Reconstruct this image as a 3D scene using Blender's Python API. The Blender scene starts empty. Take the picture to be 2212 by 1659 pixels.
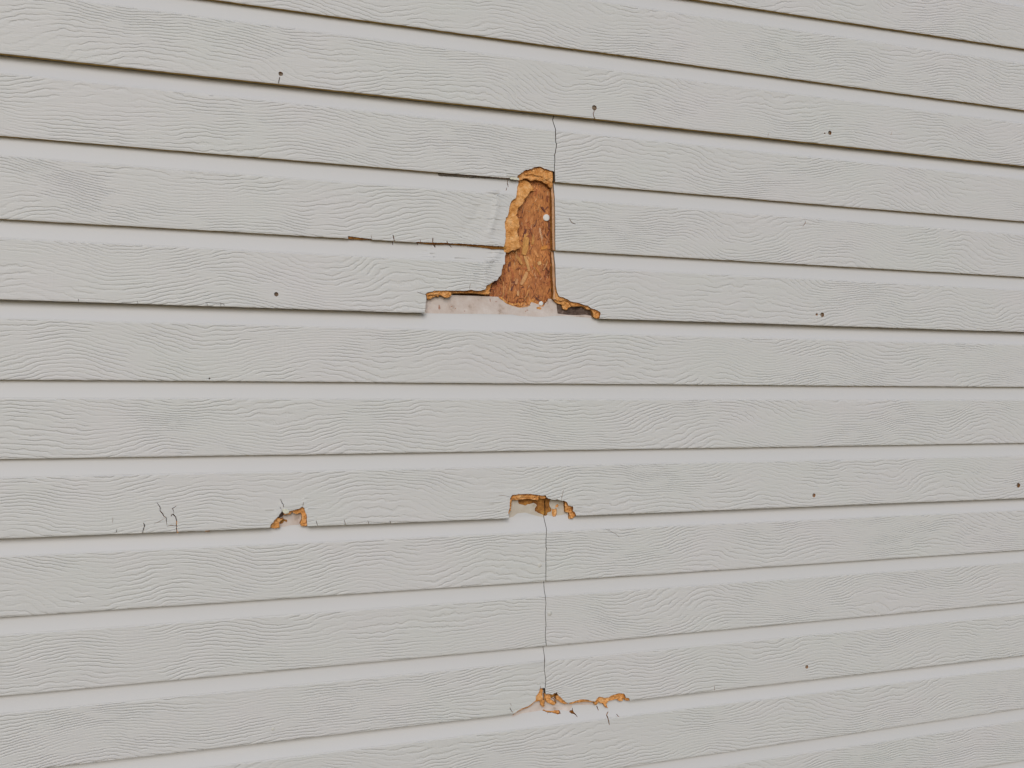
import bpy, math, random
import numpy as np
from mathutils import Matrix, Vector
from mathutils.geometry import delaunay_2d_cdt

# ------------------------------------------------------------------ camera
S = 0.0932                 # one lap course, m
D = 1.2199                 # camera to wall face, m
CAMZ = 1.50                # camera height
Z0 = CAMZ + 0.2569 * D     # height of lap line 0
FPX, YAW, PITCH, ROLL = 2025.3, 0.3337, -0.0463, 0.0237      # focal in px of a 2212 px wide picture
SRC = 4096.0 / 2212.0


def cam_axes():
    f = Vector((math.sin(YAW) * math.cos(PITCH), math.cos(YAW) * math.cos(PITCH), math.sin(PITCH)))
    r = Vector((math.cos(YAW), -math.sin(YAW), 0))
    u = r.cross(f)
    r2 = r * math.cos(ROLL) + u * math.sin(ROLL)
    u2 = -r * math.sin(ROLL) + u * math.cos(ROLL)
    return r2, u2, f


AR, AU, AF = cam_axes()
scene = bpy.context.scene
cd = bpy.data.cameras.new("camera")
cam = bpy.data.objects.new("camera", cd)
scene.collection.objects.link(cam)
cd.sensor_fit = 'HORIZONTAL'
cd.sensor_width = 36.0
cd.lens = 36.0 * FPX / 2212.0
cd.clip_start = 0.02
cd.clip_end = 500
cam.matrix_world = Matrix(((AR.x, AU.x, -AF.x, 0), (AR.y, AU.y, -AF.y, -D), (AR.z, AU.z, -AF.z, CAMZ), (0, 0, 0, 1)))
scene.camera = cam

# ------------------------------------------------------------------ light
SUN_EL, SUN_AZ = math.radians(30), math.radians(196)         # azimuth from +Y, clockwise: in front of the wall, a bit left
world = bpy.data.worlds.new("World")
scene.world = world
world.use_nodes = True
wn = world.node_tree
for n in list(wn.nodes):
    wn.nodes.remove(n)
sky = wn.nodes.new('ShaderNodeTexSky')
sky.sky_type = 'NISHITA'
sky.sun_disc = False
sky.sun_elevation = SUN_EL
sky.sun_rotation = SUN_AZ
sky.air_density = 1.0
sky.dust_density = 1.5
sky.ozone_density = 0.6
bg = wn.nodes.new('ShaderNodeBackground')
bg.inputs[1].default_value = 0.10
out = wn.nodes.new('ShaderNodeOutputWorld')
wn.links.new(sky.outputs[0], bg.inputs[0])
wn.links.new(bg.outputs[0], out.inputs[0])
ld = bpy.data.lights.new("sun", 'SUN')
ld.energy = 1.2
ld.angle = math.radians(35)
ld.color = (1.0, 0.98, 0.95)
sun = bpy.data.objects.new("sun", ld)
scene.collection.objects.link(sun)
sdir = Vector((math.sin(SUN_AZ) * math.cos(SUN_EL), math.cos(SUN_AZ) * math.cos(SUN_EL), math.sin(SUN_EL)))
sun.rotation_euler = (-sdir).to_track_quat('-Z', 'Y').to_euler()
sun.location = (-1, -3, 5)
scene.view_settings.view_transform = 'Standard'
scene.view_settings.look = 'None'
scene.view_settings.exposure = 0.03
scene.view_settings.gamma = 1.0
scene.view_settings.use_curve_mapping = False

# ------------------------------------------------------------------ measuring
CROPS = {'S': (0, 0, 1.0), 'd': (0, 0, 1 / SRC), 'A': (1600, 600, 2.2122), 'B1': (1960, 640, 5.183), 'B2': (1960, 930, 5.183),
         'C1': (1650, 1120, 5.53), 'C2': (2000, 1120, 5.144), 'D': (1980, 1940, 5.821), 'E': (1060, 1980, 10.37),
         'F': (2020, 2720, 4.096), 'G': (560, 1980, 6.506), 'H': (800, 1180, 13.825), 'I': (1350, 900, 3.16),
         'J': (2170, 460, 5.53), 'K': (2140, 2060, 5.53), 'L': (1400, 2020, 1.577), 'M': (0, 1000, 1.58), 'N': (0, 2020, 1.577),
         'O': (2700, 2020, 1.577), 'P': (2700, 0, 1.58)}


def wall(px, py, y=0.0):
    """where a ray through a point of the picture meets the plane at depth y of the wall: (X, Z)"""
    x, yy = px / SRC, py / SRC
    d = AF * FPX + AR * (x - 1106.0) - AU * (yy - 829.5)
    t = (D + y) / d.y
    return (d.x * t, CAMZ + d.z * t)


def T(crop, pts, y=None):
    """traced points -> (X, Z) on the plane y, or, without y, on the painted face itself"""
    ox, oy, s = CROPS[crop]
    res = []
    for p in pts:
        px, py = ox + p[0] / s, oy + p[1] / s
        if y is not None:
            res.append(wall(px, py, y))
            continue
        yy = 0.0
        for _ in range(3):
            q = wall(px, py, yy)
            yy = 0.5 * yy + 0.5 * face_y(*q) if _ else face_y(*q)
        res.append(wall(px, py, yy))
    return res


BAND = 0.775
STEP_IN, STEP_PANEL, TONGUE = 0.0064, 0.0108, 0.026


def profile(zl, step):
    if zl <= 0.012:
        return 0.0006 * (1 - max(0, zl) / 0.012) ** 2
    if zl <= BAND:
        return 0.0020 * zl / BAND
    if zl <= 1.0:
        t = (zl - BAND) / (1 - BAND)
        t2 = t + 0.13 * math.sin(math.pi * t)
        return 0.0020 + (step - 0.0020) * t2
    return step


def face_y(x, z):
    k = int(math.floor((Z0 - z) / S))
    if z > lap_z(k, x):
        k -= 1
    elif z < lap_z(k + 1, x):
        k += 1
    a, b = lap_z(k, x), lap_z(k + 1, x)
    return profile((z - b) / (a - b), STEP_PANEL if k % 3 == 0 else STEP_IN)


LAPS = {-2: [(1510, 0), (2212, 105)], -1: [(465, 0), (1150, 92), (2212, 238)], 0: [(0, 113), (1200, 250), (2212, 357)],
        1: [(0, 292), (1090, 384), (1200, 395), (2212, 478)], 2: [(0, 472), (1090, 535), (1200, 541), (2212, 598)],
        3: [(0, 647), (915, 676), (1290, 688), (2212, 717)], 4: [(0, 820), (2212, 836)], 5: [(0, 992), (2212, 957)],
        6: [(0, 1164), (1100, 1118), (1240, 1115), (2212, 1076)], 7: [(0, 1333), (1175, 1257), (2212, 1188)],
        8: [(0, 1503), (1175, 1398), (2212, 1300)], 9: [(0, 1672), (1110, 1543), (1350, 1512), (2212, 1417)],
        10: [(1340, 1659), (2212, 1530)]}
LINE = {}
for k, pts in LAPS.items():
    q = np.array(T('d', pts, 0.0))
    b, a = np.polyfit(q[:, 0], q[:, 1], 1)
    LINE[k] = (a, b)


def lap_z(k, x):
    a, b = LINE.get(k, (Z0 - k * S, 0.0))
    return a + b * x


XL, XR = -1.25, 3.1        # how far the wall runs either side
rng = random.Random(7)
nrng = np.random.default_rng(5)


def wob(x, seed, f=3.0):
    return math.sin(x * f + seed * 1.7) * 0.5 + math.sin(x * f * 2.3 + seed * 3.1) * 0.3 + math.sin(x * f * 5.1 + seed * 0.7) * 0.2


def rough(poly, step=0.0011, amp=0.00028, seed=0, closed=True):
    """a torn outline: points every step, each pushed a little"""
    r = random.Random(seed)
    n = len(poly)
    outp = []
    for i in range(n if closed else n - 1):
        a, b = poly[i], poly[(i + 1) % n]
        L = math.hypot(b[0] - a[0], b[1] - a[1])
        m = max(1, int(L / step))
        for j in range(m):
            t = j / m
            x, z = a[0] + (b[0] - a[0]) * t, a[1] + (b[1] - a[1]) * t
            outp.append((x + r.uniform(-amp, amp), z + r.uniform(-amp, amp)))
    if not closed:
        outp.append(poly[-1])
    return outp


def slit(pts, w=0.0009, seed=0, taper=True):
    """a crack: a thin closed polygon round a polyline"""
    r = random.Random(seed)
    p = rough(pts, 0.0018, 0.0003, seed, closed=False)
    n = len(p)
    a, b = [], []
    for i in range(n):
        q0, q1 = p[max(0, i - 1)], p[min(n - 1, i + 1)]
        dx, dz = q1[0] - q0[0], q1[1] - q0[1]
        L = math.hypot(dx, dz) or 1
        k = w * 0.40 * r.uniform(0.7, 1.3)
        if taper:
            k *= 0.35 + 0.65 * math.sin(math.pi * min(1, (i + 0.6) / n * 0.9 + 0.05))
        a.append((p[i][0] - dz / L * k, p[i][1] + dx / L * k))
        b.append((p[i][0] + dz / L * k, p[i][1] - dx / L * k))
    return a + b[::-1]


def circle(c, r, n=18, jit=0.0, seed=0):
    q = random.Random(seed)
    return [(c[0] + r * (1 + q.uniform(-jit, jit)) * math.cos(2 * math.pi * i / n), c[1] + r * (1 + q.uniform(-jit, jit)) * math.sin(2 * math.pi * i / n)) for i in range(n)]


def inside(P, poly):
    P = np.asarray(P)
    q = np.asarray(poly)
    x, y = P[:, 0], P[:, 1]
    res = np.zeros(len(P), bool)
    x1, y1 = q[:, 0], q[:, 1]
    x2, y2 = np.roll(x1, -1), np.roll(y1, -1)
    near = (x > x1.min()) & (x < x1.max()) & (y > y1.min()) & (y < y1.max())
    idx = np.where(near)[0]
    if len(idx) == 0:
        return res
    xs, ys = x[idx][:, None], y[idx][:, None]
    c = ((y1 > ys) != (y2 > ys)) & (xs < (x2 - x1) * (ys - y1) / (y2 - y1 + 1e-30) + x1)
    res[idx] = c.sum(1) % 2 == 1
    return res


def cdt(outer, holes, extra_polys, lines, pts):
    V, Ed = [], []

    def add(poly, closed=True):
        b = len(V)
        for p in poly:
            V.append(Vector((p[0] * 1000, p[1] * 1000)))
        n = len(poly)
        for i in range(n if closed else n - 1):
            Ed.append((b + i, b + (i + 1) % n))
    add(outer)
    for h in holes:
        add(h)
    for h in extra_polys:
        add(h)
    for l in lines:
        add(l, False)
    for p in pts:
        V.append(Vector((p[0] * 1000, p[1] * 1000)))
    ov, oe, of, _, _, _ = delaunay_2d_cdt(V, Ed, [], 0, 1e-4)
    P = np.array([(v.x / 1000, v.y / 1000) for v in ov])
    F = np.array([f for f in of if len(f) == 3])
    C = P[F].mean(axis=1)
    keep = inside(C, outer)
    for h in holes:
        keep &= ~inside(C, h)
    return P, F[keep], C[keep]


def boundary(F):
    cnt = {}
    for f in F:
        for a, b in ((f[0], f[1]), (f[1], f[2]), (f[2], f[0])):
            cnt[(int(a), int(b))] = 1
    return [(a, b) for (a, b) in cnt if (b, a) not in cnt]


def link_mesh(name, verts, faces, mats, mat_idx, parent, uvs=None, smooth=None, cols=None):
    me = bpy.data.meshes.new(name)
    me.from_pydata(verts, [], faces)
    for m in mats:
        me.materials.append(m)
    me.polygons.foreach_set('material_index', mat_idx)
    if smooth is not None:
        me.polygons.foreach_set('use_smooth', smooth)
    if uvs:
        lv = np.zeros(len(me.loops), dtype=np.int32)
        me.loops.foreach_get('vertex_index', lv)
        for nm, arr in uvs.items():
            l = me.uv_layers.new(name=nm)
            l.data.foreach_set('uv', np.asarray(arr, dtype=np.float32)[lv].ravel())
    if cols is not None:
        at = me.color_attributes.new('tone', 'FLOAT_COLOR', 'POINT')
        at.data.foreach_set('color', np.asarray(cols, dtype=np.float32).ravel())
    me.update()
    o = bpy.data.objects.new(name, me)
    scene.collection.objects.link(o)
    if parent:
        o.parent = parent
    return o


# ------------------------------------------------------------------ materials
def new_mat(name):
    m = bpy.data.materials.new(name)
    m.use_nodes = True
    nt = m.node_tree
    return m, nt, nt.nodes['Principled BSDF']


class NB:
    def __init__(s, nt):
        s.nt = nt

    def n(s, t, **kw):
        nd = s.nt.nodes.new(t)
        for k, v in kw.items():
            if k.startswith('i_'):
                nd.inputs[int(k[2:]) if k[2:].isdigit() else k[2:].replace('_', ' ')].default_value = v
            else:
                setattr(nd, k, v)
        return nd

    def l(s, a, b):
        s.nt.links.new(a, b)

    def m(s, op, a, b=None, c=None, clamp=False):
        nd = s.nt.nodes.new('ShaderNodeMath')
        nd.operation = op
        nd.use_clamp = clamp
        for i, v in enumerate((a, b, c)):
            if v is None:
                continue
            if isinstance(v, (int, float)):
                nd.inputs[i].default_value = v
            else:
                s.nt.links.new(v, nd.inputs[i])
        return nd.outputs[0]

    def noise(s, vec, scale, detail=2.0, rough=0.5, dist=0.0, color=False):
        nd = s.nt.nodes.new('ShaderNodeTexNoise')
        nd.inputs['Scale'].default_value = scale
        nd.inputs['Detail'].default_value = detail
        nd.inputs['Roughness'].default_value = rough
        nd.inputs['Distortion'].default_value = dist
        s.nt.links.new(vec, nd.inputs['Vector'])
        return nd.outputs['Color' if color else 'Fac']

    def vec(s, x, y, z=0.0):
        nd = s.nt.nodes.new('ShaderNodeCombineXYZ')
        for i, v in enumerate((x, y, z)):
            if isinstance(v, (int, float)):
                nd.inputs[i].default_value = v
            else:
                s.nt.links.new(v, nd.inputs[i])
        return nd.outputs[0]

    def ramp(s, fac, stops, interp='LINEAR'):
        nd = s.nt.nodes.new('ShaderNodeValToRGB')
        cr = nd.color_ramp
        cr.interpolation = interp
        while len(cr.elements) < len(stops):
            cr.elements.new(0.5)
        for e, (p, c) in zip(cr.elements, stops):
            e.position = p
            e.color = (*c, 1) if len(c) == 3 else c
        s.nt.links.new(fac, nd.inputs[0])
        return nd.outputs['Color']

    def step(s, v, a, b):
        nd = s.nt.nodes.new('ShaderNodeMapRange')
        nd.interpolation_type = 'SMOOTHSTEP'
        nd.inputs[1].default_value = a
        nd.inputs[2].default_value = b
        s.nt.links.new(v, nd.inputs[0])
        return nd.outputs[0]

    def mix(s, fac, a, b, mode='MIX'):
        nd = s.nt.nodes.new('ShaderNodeMix')
        nd.data_type = 'RGBA'
        nd.blend_type = mode
        for i, v in ((0, fac), (6, a), (7, b)):
            if isinstance(v, tuple):
                nd.inputs[i].default_value = (*v, 1)
            elif isinstance(v, (int, float)):
                nd.inputs[i].default_value = v
            else:
                s.nt.links.new(v, nd.inputs[i])
        return nd.outputs[2]


def paint_material():
    m, nt, bs = new_mat('embossed_siding_paint')
    b = NB(nt)
    g = b.n('ShaderNodeUVMap', uv_map='grain')
    lo = b.n('ShaderNodeUVMap', uv_map='loc')
    sg = b.n('ShaderNodeSeparateXYZ')
    b.l(g.outputs[0], sg.inputs[0])
    sl = b.n('ShaderNodeSeparateXYZ')
    b.l(lo.outputs[0], sl.inputs[0])
    u, v = sg.outputs[0], sg.outputs[1]
    X, zl = sl.outputs[0], sl.outputs[1]
    # growth rings: v bent by slow noise (cathedrals) and by finer noise (wavy lines)
    n1 = b.noise(b.vec(b.m('MULTIPLY', u, 6.5), b.m('MULTIPLY', v, 10.0)), 1.0, 0.0, 0.4)
    n2 = b.noise(b.vec(b.m('MULTIPLY', u, 30.0), b.m('MULTIPLY', v, 40.0), 3.3), 1.0, 2.0, 0.5)
    n2b = b.noise(b.vec(b.m('MULTIPLY', u, 170.0), b.m('MULTIPLY', v, 150.0), 8.3), 1.0, 2.0, 0.6)
    f = b.m('ADD', v, b.m('MULTIPLY', b.m('SUBTRACT', n1, 0.5), 0.075))
    f = b.m('ADD', f, b.m('MULTIPLY', b.m('SUBTRACT', n2, 0.5), 0.0112))
    f = b.m('ADD', f, b.m('MULTIPLY', b.m('SUBTRACT', n2b, 0.5), 0.0027))
    fr = b.m('FRACT', b.m('DIVIDE', f, 0.0051))
    # each ring line is a narrow pressed groove, a little steeper below
    ring = b.m('SUBTRACT', 1.0, b.m('MULTIPLY', b.step(fr, 0.22, 0.56), b.m('SUBTRACT', 1.0, b.step(fr, 0.60, 0.82))))
    br = b.noise(b.vec(b.m('MULTIPLY', u, 24.0), b.m('MULTIPLY', v, 75.0), 6.1), 1.0, 2.0, 0.55)
    area = b.noise(b.vec(b.m('MULTIPLY', u, 7.0), b.m('MULTIPLY', v, 20.0), 11.0), 1.0, 1.0, 0.5)
    mask = b.m('MULTIPLY', b.step(br, 0.33, 0.52), b.m('ADD', 0.36, b.m('MULTIPLY', b.step(area, 0.38, 0.54), 0.64)))
    h = b.m('ADD', b.m('MULTIPLY', b.m('SUBTRACT', ring, 1.0), mask), 1.0)
    # short fine dashes
    d1 = b.noise(b.vec(b.m('MULTIPLY', u, 55.0), b.m('MULTIPLY', v, 620.0), 2.0), 1.0, 2.0, 0.6, 0.3)
    h = b.m('ADD', h, b.m('MULTIPLY', b.step(d1, 0.42, 0.72), 0.20))
    # saw ticks across the grain, in patches
    t1 = b.noise(b.vec(b.m('MULTIPLY', u, 380.0), b.m('MULTIPLY', v, 26.0), 4.0), 1.0, 0.0, 0.5)
    tp = b.noise(b.vec(b.m('MULTIPLY', u, 26.0), b.m('MULTIPLY', v, 40.0), 9.0), 1.0, 1.0, 0.5)
    h = b.m('ADD', h, b.m('MULTIPLY', b.m('MULTIPLY', t1, b.step(tp, 0.50, 0.60)), 0.20))
    # the smooth recessed band has no grain
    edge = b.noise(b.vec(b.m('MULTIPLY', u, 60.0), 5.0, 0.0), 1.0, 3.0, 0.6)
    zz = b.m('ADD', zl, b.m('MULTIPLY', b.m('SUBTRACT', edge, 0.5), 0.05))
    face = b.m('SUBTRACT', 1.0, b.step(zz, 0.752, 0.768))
    fine = b.noise(b.vec(b.m('MULTIPLY', u, 1500.0), b.m('MULTIPLY', v, 1500.0), 1.0), 1.0, 1.0, 0.5)
    h = b.m('MULTIPLY', h, face)
    h = b.m('ADD', h, b.m('MULTIPLY', face, 0.45))
    h = b.m('ADD', h, b.m('MULTIPLY', fine, 0.03))
    bump = b.n('ShaderNodeBump')
    bump.inputs['Strength'].default_value = 1.0
    bump.inputs['Distance'].default_value = 0.00050
    b.l(h, bump.inputs['Height'])
    b.l(bump.outputs[0], bs.inputs['Normal'])
    # chalky weathered paint: slow blotches of warmer and cooler white, faint dirt
    c1 = b.noise(b.vec(b.m('MULTIPLY', X, 5.0), b.m('MULTIPLY', v, 8.0), 1.0), 1.0, 3.0, 0.6)
    col = b.ramp(c1, [(0.3, (0.578, 0.592, 0.580)), (0.5, (0.586, 0.591, 0.588)), (0.7, (0.596, 0.591, 0.597))])
    c2 = b.noise(b.vec(b.m('MULTIPLY', X, 22.0), b.m('MULTIPLY', v, 34.0), 5.0), 1.0, 4.0, 0.65)
    col = b.mix(b.m('MULTIPLY', b.step(c2, 0.55, 0.8), 0.03), col, (0.50, 0.49, 0.46))
    sp = b.noise(b.vec(b.m('MULTIPLY', X, 420.0), b.m('MULTIPLY', v, 420.0), 2.0), 1.0, 1.0, 0.5)
    spm = b.noise(b.vec(b.m('MULTIPLY', X, 14.0), b.m('MULTIPLY', v, 40.0), 12.0), 1.0, 2.0, 0.6)
    dm = b.m('MULTIPLY', b.step(sp, 0.68, 0.76), b.step(spm, 0.68, 0.76))
    col = b.mix(b.m('MULTIPLY', dm, 0.5), col, (0.25, 0.25, 0.24))
    # smooth band tinted bluer: sky light on its upward slope, put into the colour
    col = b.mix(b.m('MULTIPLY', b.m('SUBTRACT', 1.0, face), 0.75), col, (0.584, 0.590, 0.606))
    # dirt held at the foot of the quick fall of each ring
    col = b.mix(b.m('MULTIPLY', b.m('MULTIPLY', b.m('MULTIPLY', b.step(fr, 0.50, 0.60), mask), face), 0.0), col, (0.30, 0.30, 0.27))
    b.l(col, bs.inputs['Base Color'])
    bs.inputs['Roughness'].default_value = 0.55
    bs.inputs['Specular IOR Level'].default_value = 0.35
    return m


def simple_mat(name, stops, scale, bump=0.0005, bscale=400, rough=0.8, detail=4, stretch=(1, 1, 1)):
    m, nt, bs = new_mat(name)
    b = NB(nt)
    tc = b.n('ShaderNodeTexCoord')
    mp = b.n('ShaderNodeMapping')
    mp.inputs['Scale'].default_value = stretch
    b.l(tc.outputs['Object'], mp.inputs[0])
    n = b.noise(mp.outputs[0], scale, detail, 0.6)
    b.l(b.ramp(n, stops), bs.inputs['Base Color'])
    n2 = b.noise(mp.outputs[0], bscale, 3, 0.6)
    bp = b.n('ShaderNodeBump')
    bp.inputs['Distance'].default_value = bump
    b.l(n2, bp.inputs['Height'])
    b.l(bp.outputs[0], bs.inputs['Normal'])
    bs.inputs['Roughness'].default_value = rough
    bs.inputs['Specular IOR Level'].default_value = 0.25
    return m


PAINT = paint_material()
CORE = simple_mat('torn_fibre_core', [(0.28, (0.38, 0.13, 0.03)), (0.42, (0.66, 0.30, 0.085)), (0.56, (0.79, 0.40, 0.145)), (0.72, (0.86, 0.54, 0.26))], 150, 0.0022, 420, detail=6)
CORE_EDGE = simple_mat('sawn_fibre_edge', [(0.3, (0.46, 0.25, 0.13)), (0.7, (0.62, 0.38, 0.23))], 120, 0.0006, 500)
UNDER = simple_mat('raw_drip_edge', [(0.3, (0.34, 0.21, 0.060)), (0.7, (0.52, 0.34, 0.11))], 60, 0.0004, 400)
PRIMER = simple_mat('stained_primer', [(0.28, (0.36, 0.28, 0.23)), (0.40, (0.56, 0.48, 0.44)), (0.60, (0.62, 0.56, 0.53)), (0.75, (0.68, 0.63, 0.62))], 70, 0.0003, 600)
MILDEW = simple_mat('mildewed_primer', [(0.3, (0.055, 0.035, 0.028)), (0.55, (0.13, 0.09, 0.075)), (0.75, (0.30, 0.23, 0.20))], 160, 0.0005, 600)
RUST = simple_mat('rust_stained_primer', [(0.35, (0.30, 0.14, 0.09)), (0.6, (0.46, 0.30, 0.24))], 500, 0.0002, 900)
JOINT = simple_mat('grimy_joint_edge', [(0.3, (0.10, 0.085, 0.07)), (0.7, (0.20, 0.165, 0.13))], 200, 0.0002, 500)
TANP = simple_mat('tan_stained_paint', [(0.26, (0.30, 0.20, 0.12)), (0.34, (0.50, 0.45, 0.38)), (0.7, (0.56, 0.52, 0.46))], 110, 0.0003, 500)
CHIP = simple_mat('wet_torn_core', [(0.3, (0.16, 0.06, 0.018)), (0.5, (0.34, 0.15, 0.035)), (0.7, (0.50, 0.26, 0.06))], 110, 0.001, 300)
NAILW = simple_mat('white_painted_nail', [(0.3, (0.66, 0.66, 0.64)), (0.7, (0.78, 0.78, 0.77))], 400, 0.0001, 900, 0.5)
NAILR = simple_mat('weathered_nail_steel', [(0.35, (0.12, 0.085, 0.06)), (0.6, (0.26, 0.21, 0.16))], 500, 0.0002, 900, 0.7)
NAILP = simple_mat('painted_over_nail', [(0.3, (0.55, 0.55, 0.52)), (0.7, (0.60, 0.60, 0.57))], 400, 0.0001, 900, 0.5)
FLAP = simple_mat('curled_paint_skin', [(0.3, (0.62, 0.62, 0.50)), (0.7, (0.70, 0.70, 0.62))], 300, 0.0001, 900, 0.6)


def strand_material():
    m, nt, bs = new_mat('rotted_strand_board')
    b = NB(nt)
    at = b.n('ShaderNodeAttribute', attribute_name='tone')
    tc = b.n('ShaderNodeTexCoord')
    mpc = b.n('ShaderNodeMapping')
    mpc.inputs['Scale'].default_value = (1.6, 1.0, 0.45)
    b.l(tc.outputs['Object'], mpc.inputs[0])
    n = b.noise(mpc.outputs[0], 300, 4, 0.65, 0.8)
    n2 = b.noise(tc.outputs['Object'], 28, 3, 0.6)
    c = b.mix(1.0, at.outputs['Color'], b.ramp(n, [(0.3, (0.52, 0.42, 0.36)), (0.65, (0.95, 0.88, 0.80))]), 'MULTIPLY')
    c = b.mix(1.0, c, b.ramp(n2, [(0.35, (0.90, 0.82, 0.86)), (0.65, (1.12, 1.12, 1.04))]), 'MULTIPLY')
    b.l(c, bs.inputs['Base Color'])
    mp = b.n('ShaderNodeMapping')
    mp.inputs['Scale'].default_value = (3.0, 1.0, 0.7)
    b.l(tc.outputs['Object'], mp.inputs[0])
    n3 = b.noise(mp.outputs[0], 300, 4, 0.6, 1.2)
    bp = b.n('ShaderNodeBump')
    bp.inputs['Distance'].default_value = 0.0010
    b.l(n3, bp.inputs['Height'])
    b.l(bp.outputs[0], bs.inputs['Normal'])
    bs.inputs['Roughness'].default_value = 0.85
    return m


STRAND = strand_material()

# ------------------------------------------------------------------ the wall
house = bpy.data.objects.new('clapboard_wall', None)
house.location = (0, 0, 0)
house['label'] = 'weathered off-white house wall in wood-grained lap siding with rotted orange holes'
house['category'] = 'wall'
house['kind'] = 'thing'
scene.collection.objects.link(house)

def board(k, parent, xl, xr, top_ext, step, holes, patches, seed, jl=None, jr=None, bot_notch=None, label=None, name='lap_board', thick=None, lift=0.0, bulges=()):
    """one lap course k between lap lines k (above) and k+1 (below). jl/jr: joint outlines (top to bottom). holes/patches: polygons"""
    r = random.Random(seed)
    zt = lambda x: lap_z(k, x)
    zb = lambda x: lap_z(k + 1, x)

    def side(j, x):
        if j is None:
            return [(x, zt(x) + top_ext), (x, zb(x))]
        p = list(j)

        def at(z):
            for a, b in zip(p, p[1:]):
                if b[1] <= z <= a[1]:
                    return a[0] + (b[0] - a[0]) * (a[1] - z) / max(1e-9, a[1] - b[1])
            return p[0][0] if z > p[0][1] else p[-1][0]
        x0 = at(zt(p[0][0]) + top_ext)
        x1 = at(zb(at(zb(p[-1][0]))))
        q = [(x0, zt(x0) + top_ext)] + [a for a in p if zb(a[0]) + 0.0005 < a[1] < zt(a[0]) + top_ext - 0.0005] + [(x1, zb(x1))]
        return q
    L, R = side(jl, xl), side(jr, xr)
    n = int((R[-1][0] - L[-1][0]) / 0.006)
    bot = []
    for i in range(1, n):
        x = L[-1][0] + (R[-1][0] - L[-1][0]) * i / n
        bot.append((x, zb(x) + r.uniform(-0.00016, 0.00016) + 0.00025 * wob(x, seed, 9)))
    outer = L + bot + R[::-1]
    lines = []
    for t in (0.012, 0.03, 0.06, 0.12, 0.25, 0.4, 0.6, BAND - 0.006, BAND, BAND + 0.008, BAND + 0.03, 0.85, 0.92, 0.97, 1.0):
        nn = int((xr - xl) / 0.05)
        lines.append([(xl - .001 + (xr - xl + .002) * i / nn, (1 - t) * zb(xl + (xr - xl) * i / nn) + t * zt(xl + (xr - xl) * i / nn)) for i in range(nn + 1)])
    extra = []
    for (pl, w, hgt) in bulges:
        q = np.array(pl)
        for gx in np.arange(q[:, 0].min() - 3 * w, q[:, 0].max() + 3 * w, w / 4):
            for gz in np.arange(q[:, 1].min() - 3 * w, q[:, 1].max() + 3 * w, w / 4):
                extra.append((gx + r.uniform(-.1, .1) * w, gz))
    if extra:
        ea = np.array(extra)
        ea = ea[inside(ea, outer)]
        extra = [tuple(e) for e in ea]
    P, F, C = cdt(outer, holes, [p[0] for p in patches], lines, extra)

    def bulge(x, z):
        t = 0.0
        for (pl, w, hgt) in bulges:
            dm = 9.0
            for a, b in zip(pl, pl[1:]):
                L2 = (b[0] - a[0]) ** 2 + (b[1] - a[1]) ** 2
                u_ = max(0, min(1, ((x - a[0]) * (b[0] - a[0]) + (z - a[1]) * (b[1] - a[1])) / L2))
                dm = min(dm, math.hypot(x - a[0] - u_ * (b[0] - a[0]), z - a[1] - u_ * (b[1] - a[1])))
            t += hgt * math.exp(-(dm / w) ** 2)
        return t
    # front
    ys = []
    loc = []
    for (x, z) in P:
        b0, t0 = zb(x), zt(x)
        zl = (z - b0) / (t0 - b0)
        y = profile(zl, step) + 0.00035 * wob(x, seed, 7) * (1 - min(1, abs(zl - 0.5))) - lift * max(0, 1 - zl) - (bulge(x, z) if bulges else 0)
        ys.append(y)
        loc.append((x, zl))
    ys = np.array(ys)
    loc = np.array(loc)
    verts = [(p[0], y, p[1]) for p, y in zip(P, ys)]
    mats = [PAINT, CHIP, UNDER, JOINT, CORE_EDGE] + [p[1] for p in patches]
    mi = np.zeros(len(F), int)
    big = []
    for h in holes:
        q = np.array(h)
        if 0.5 * abs(np.dot(q[:, 0], np.roll(q[:, 1], 1)) - np.dot(q[:, 1], np.roll(q[:, 0], 1))) > 3e-5:
            big.append(h)
    for i, p in enumerate(patches):
        mi[inside(C, p[0])] = 5 + i
    # CDT gives counter-clockwise in (x,z): seen from -Y that faces the viewer
    faces = [tuple(int(a) for a in f) for f in F]
    midx = list(mi)
    smooth = [True] * len(faces)
    th = thick or 0.0080
    bd = boundary(F)
    base = len(verts)
    nb = 0
    lu = [tuple(l) for l in loc]
    for a, c in bd:
        xa, za = P[a]
        xc, zc = P[c]
        mid = ((xa + xc) / 2, (za + zc) / 2)
        on_bottom = abs(mid[1] - zb(mid[0])) < 0.0007
        verts += [verts[a], verts[c], (xc, ys[c] + th, zc), (xa, ys[a] + th, za)]
        lu += [lu[a], lu[c], lu[c], lu[a]]
        faces.append((base + 1, base, base + 3, base + 2))
        dx, dz = xc - xa, zc - za
        dl = math.hypot(dx, dz) or 1
        q = np.array([(mid[0] + dz / dl * 0.0003, mid[1] - dx / dl * 0.0003)])
        torn = any(inside(q, h)[0] for h in big)
        crack = not torn and not on_bottom and any(inside(q, h)[0] for h in holes)
        midx.append(1 if torn else 2 if on_bottom else 4 if crack else 3)
        smooth.append(False)
        base += 4
    ou, ov = r.uniform(0, 40), k * 1.37 + r.uniform(0, 9)
    va = np.array(verts)
    grain = np.stack([va[:, 0] + ou, va[:, 2] + ov], 1)
    o = link_mesh(name, verts, faces, mats, midx, parent, {'grain': grain, 'loc': np.array(lu)}, smooth)
    if label:
        o['label'] = label
    return o


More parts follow.
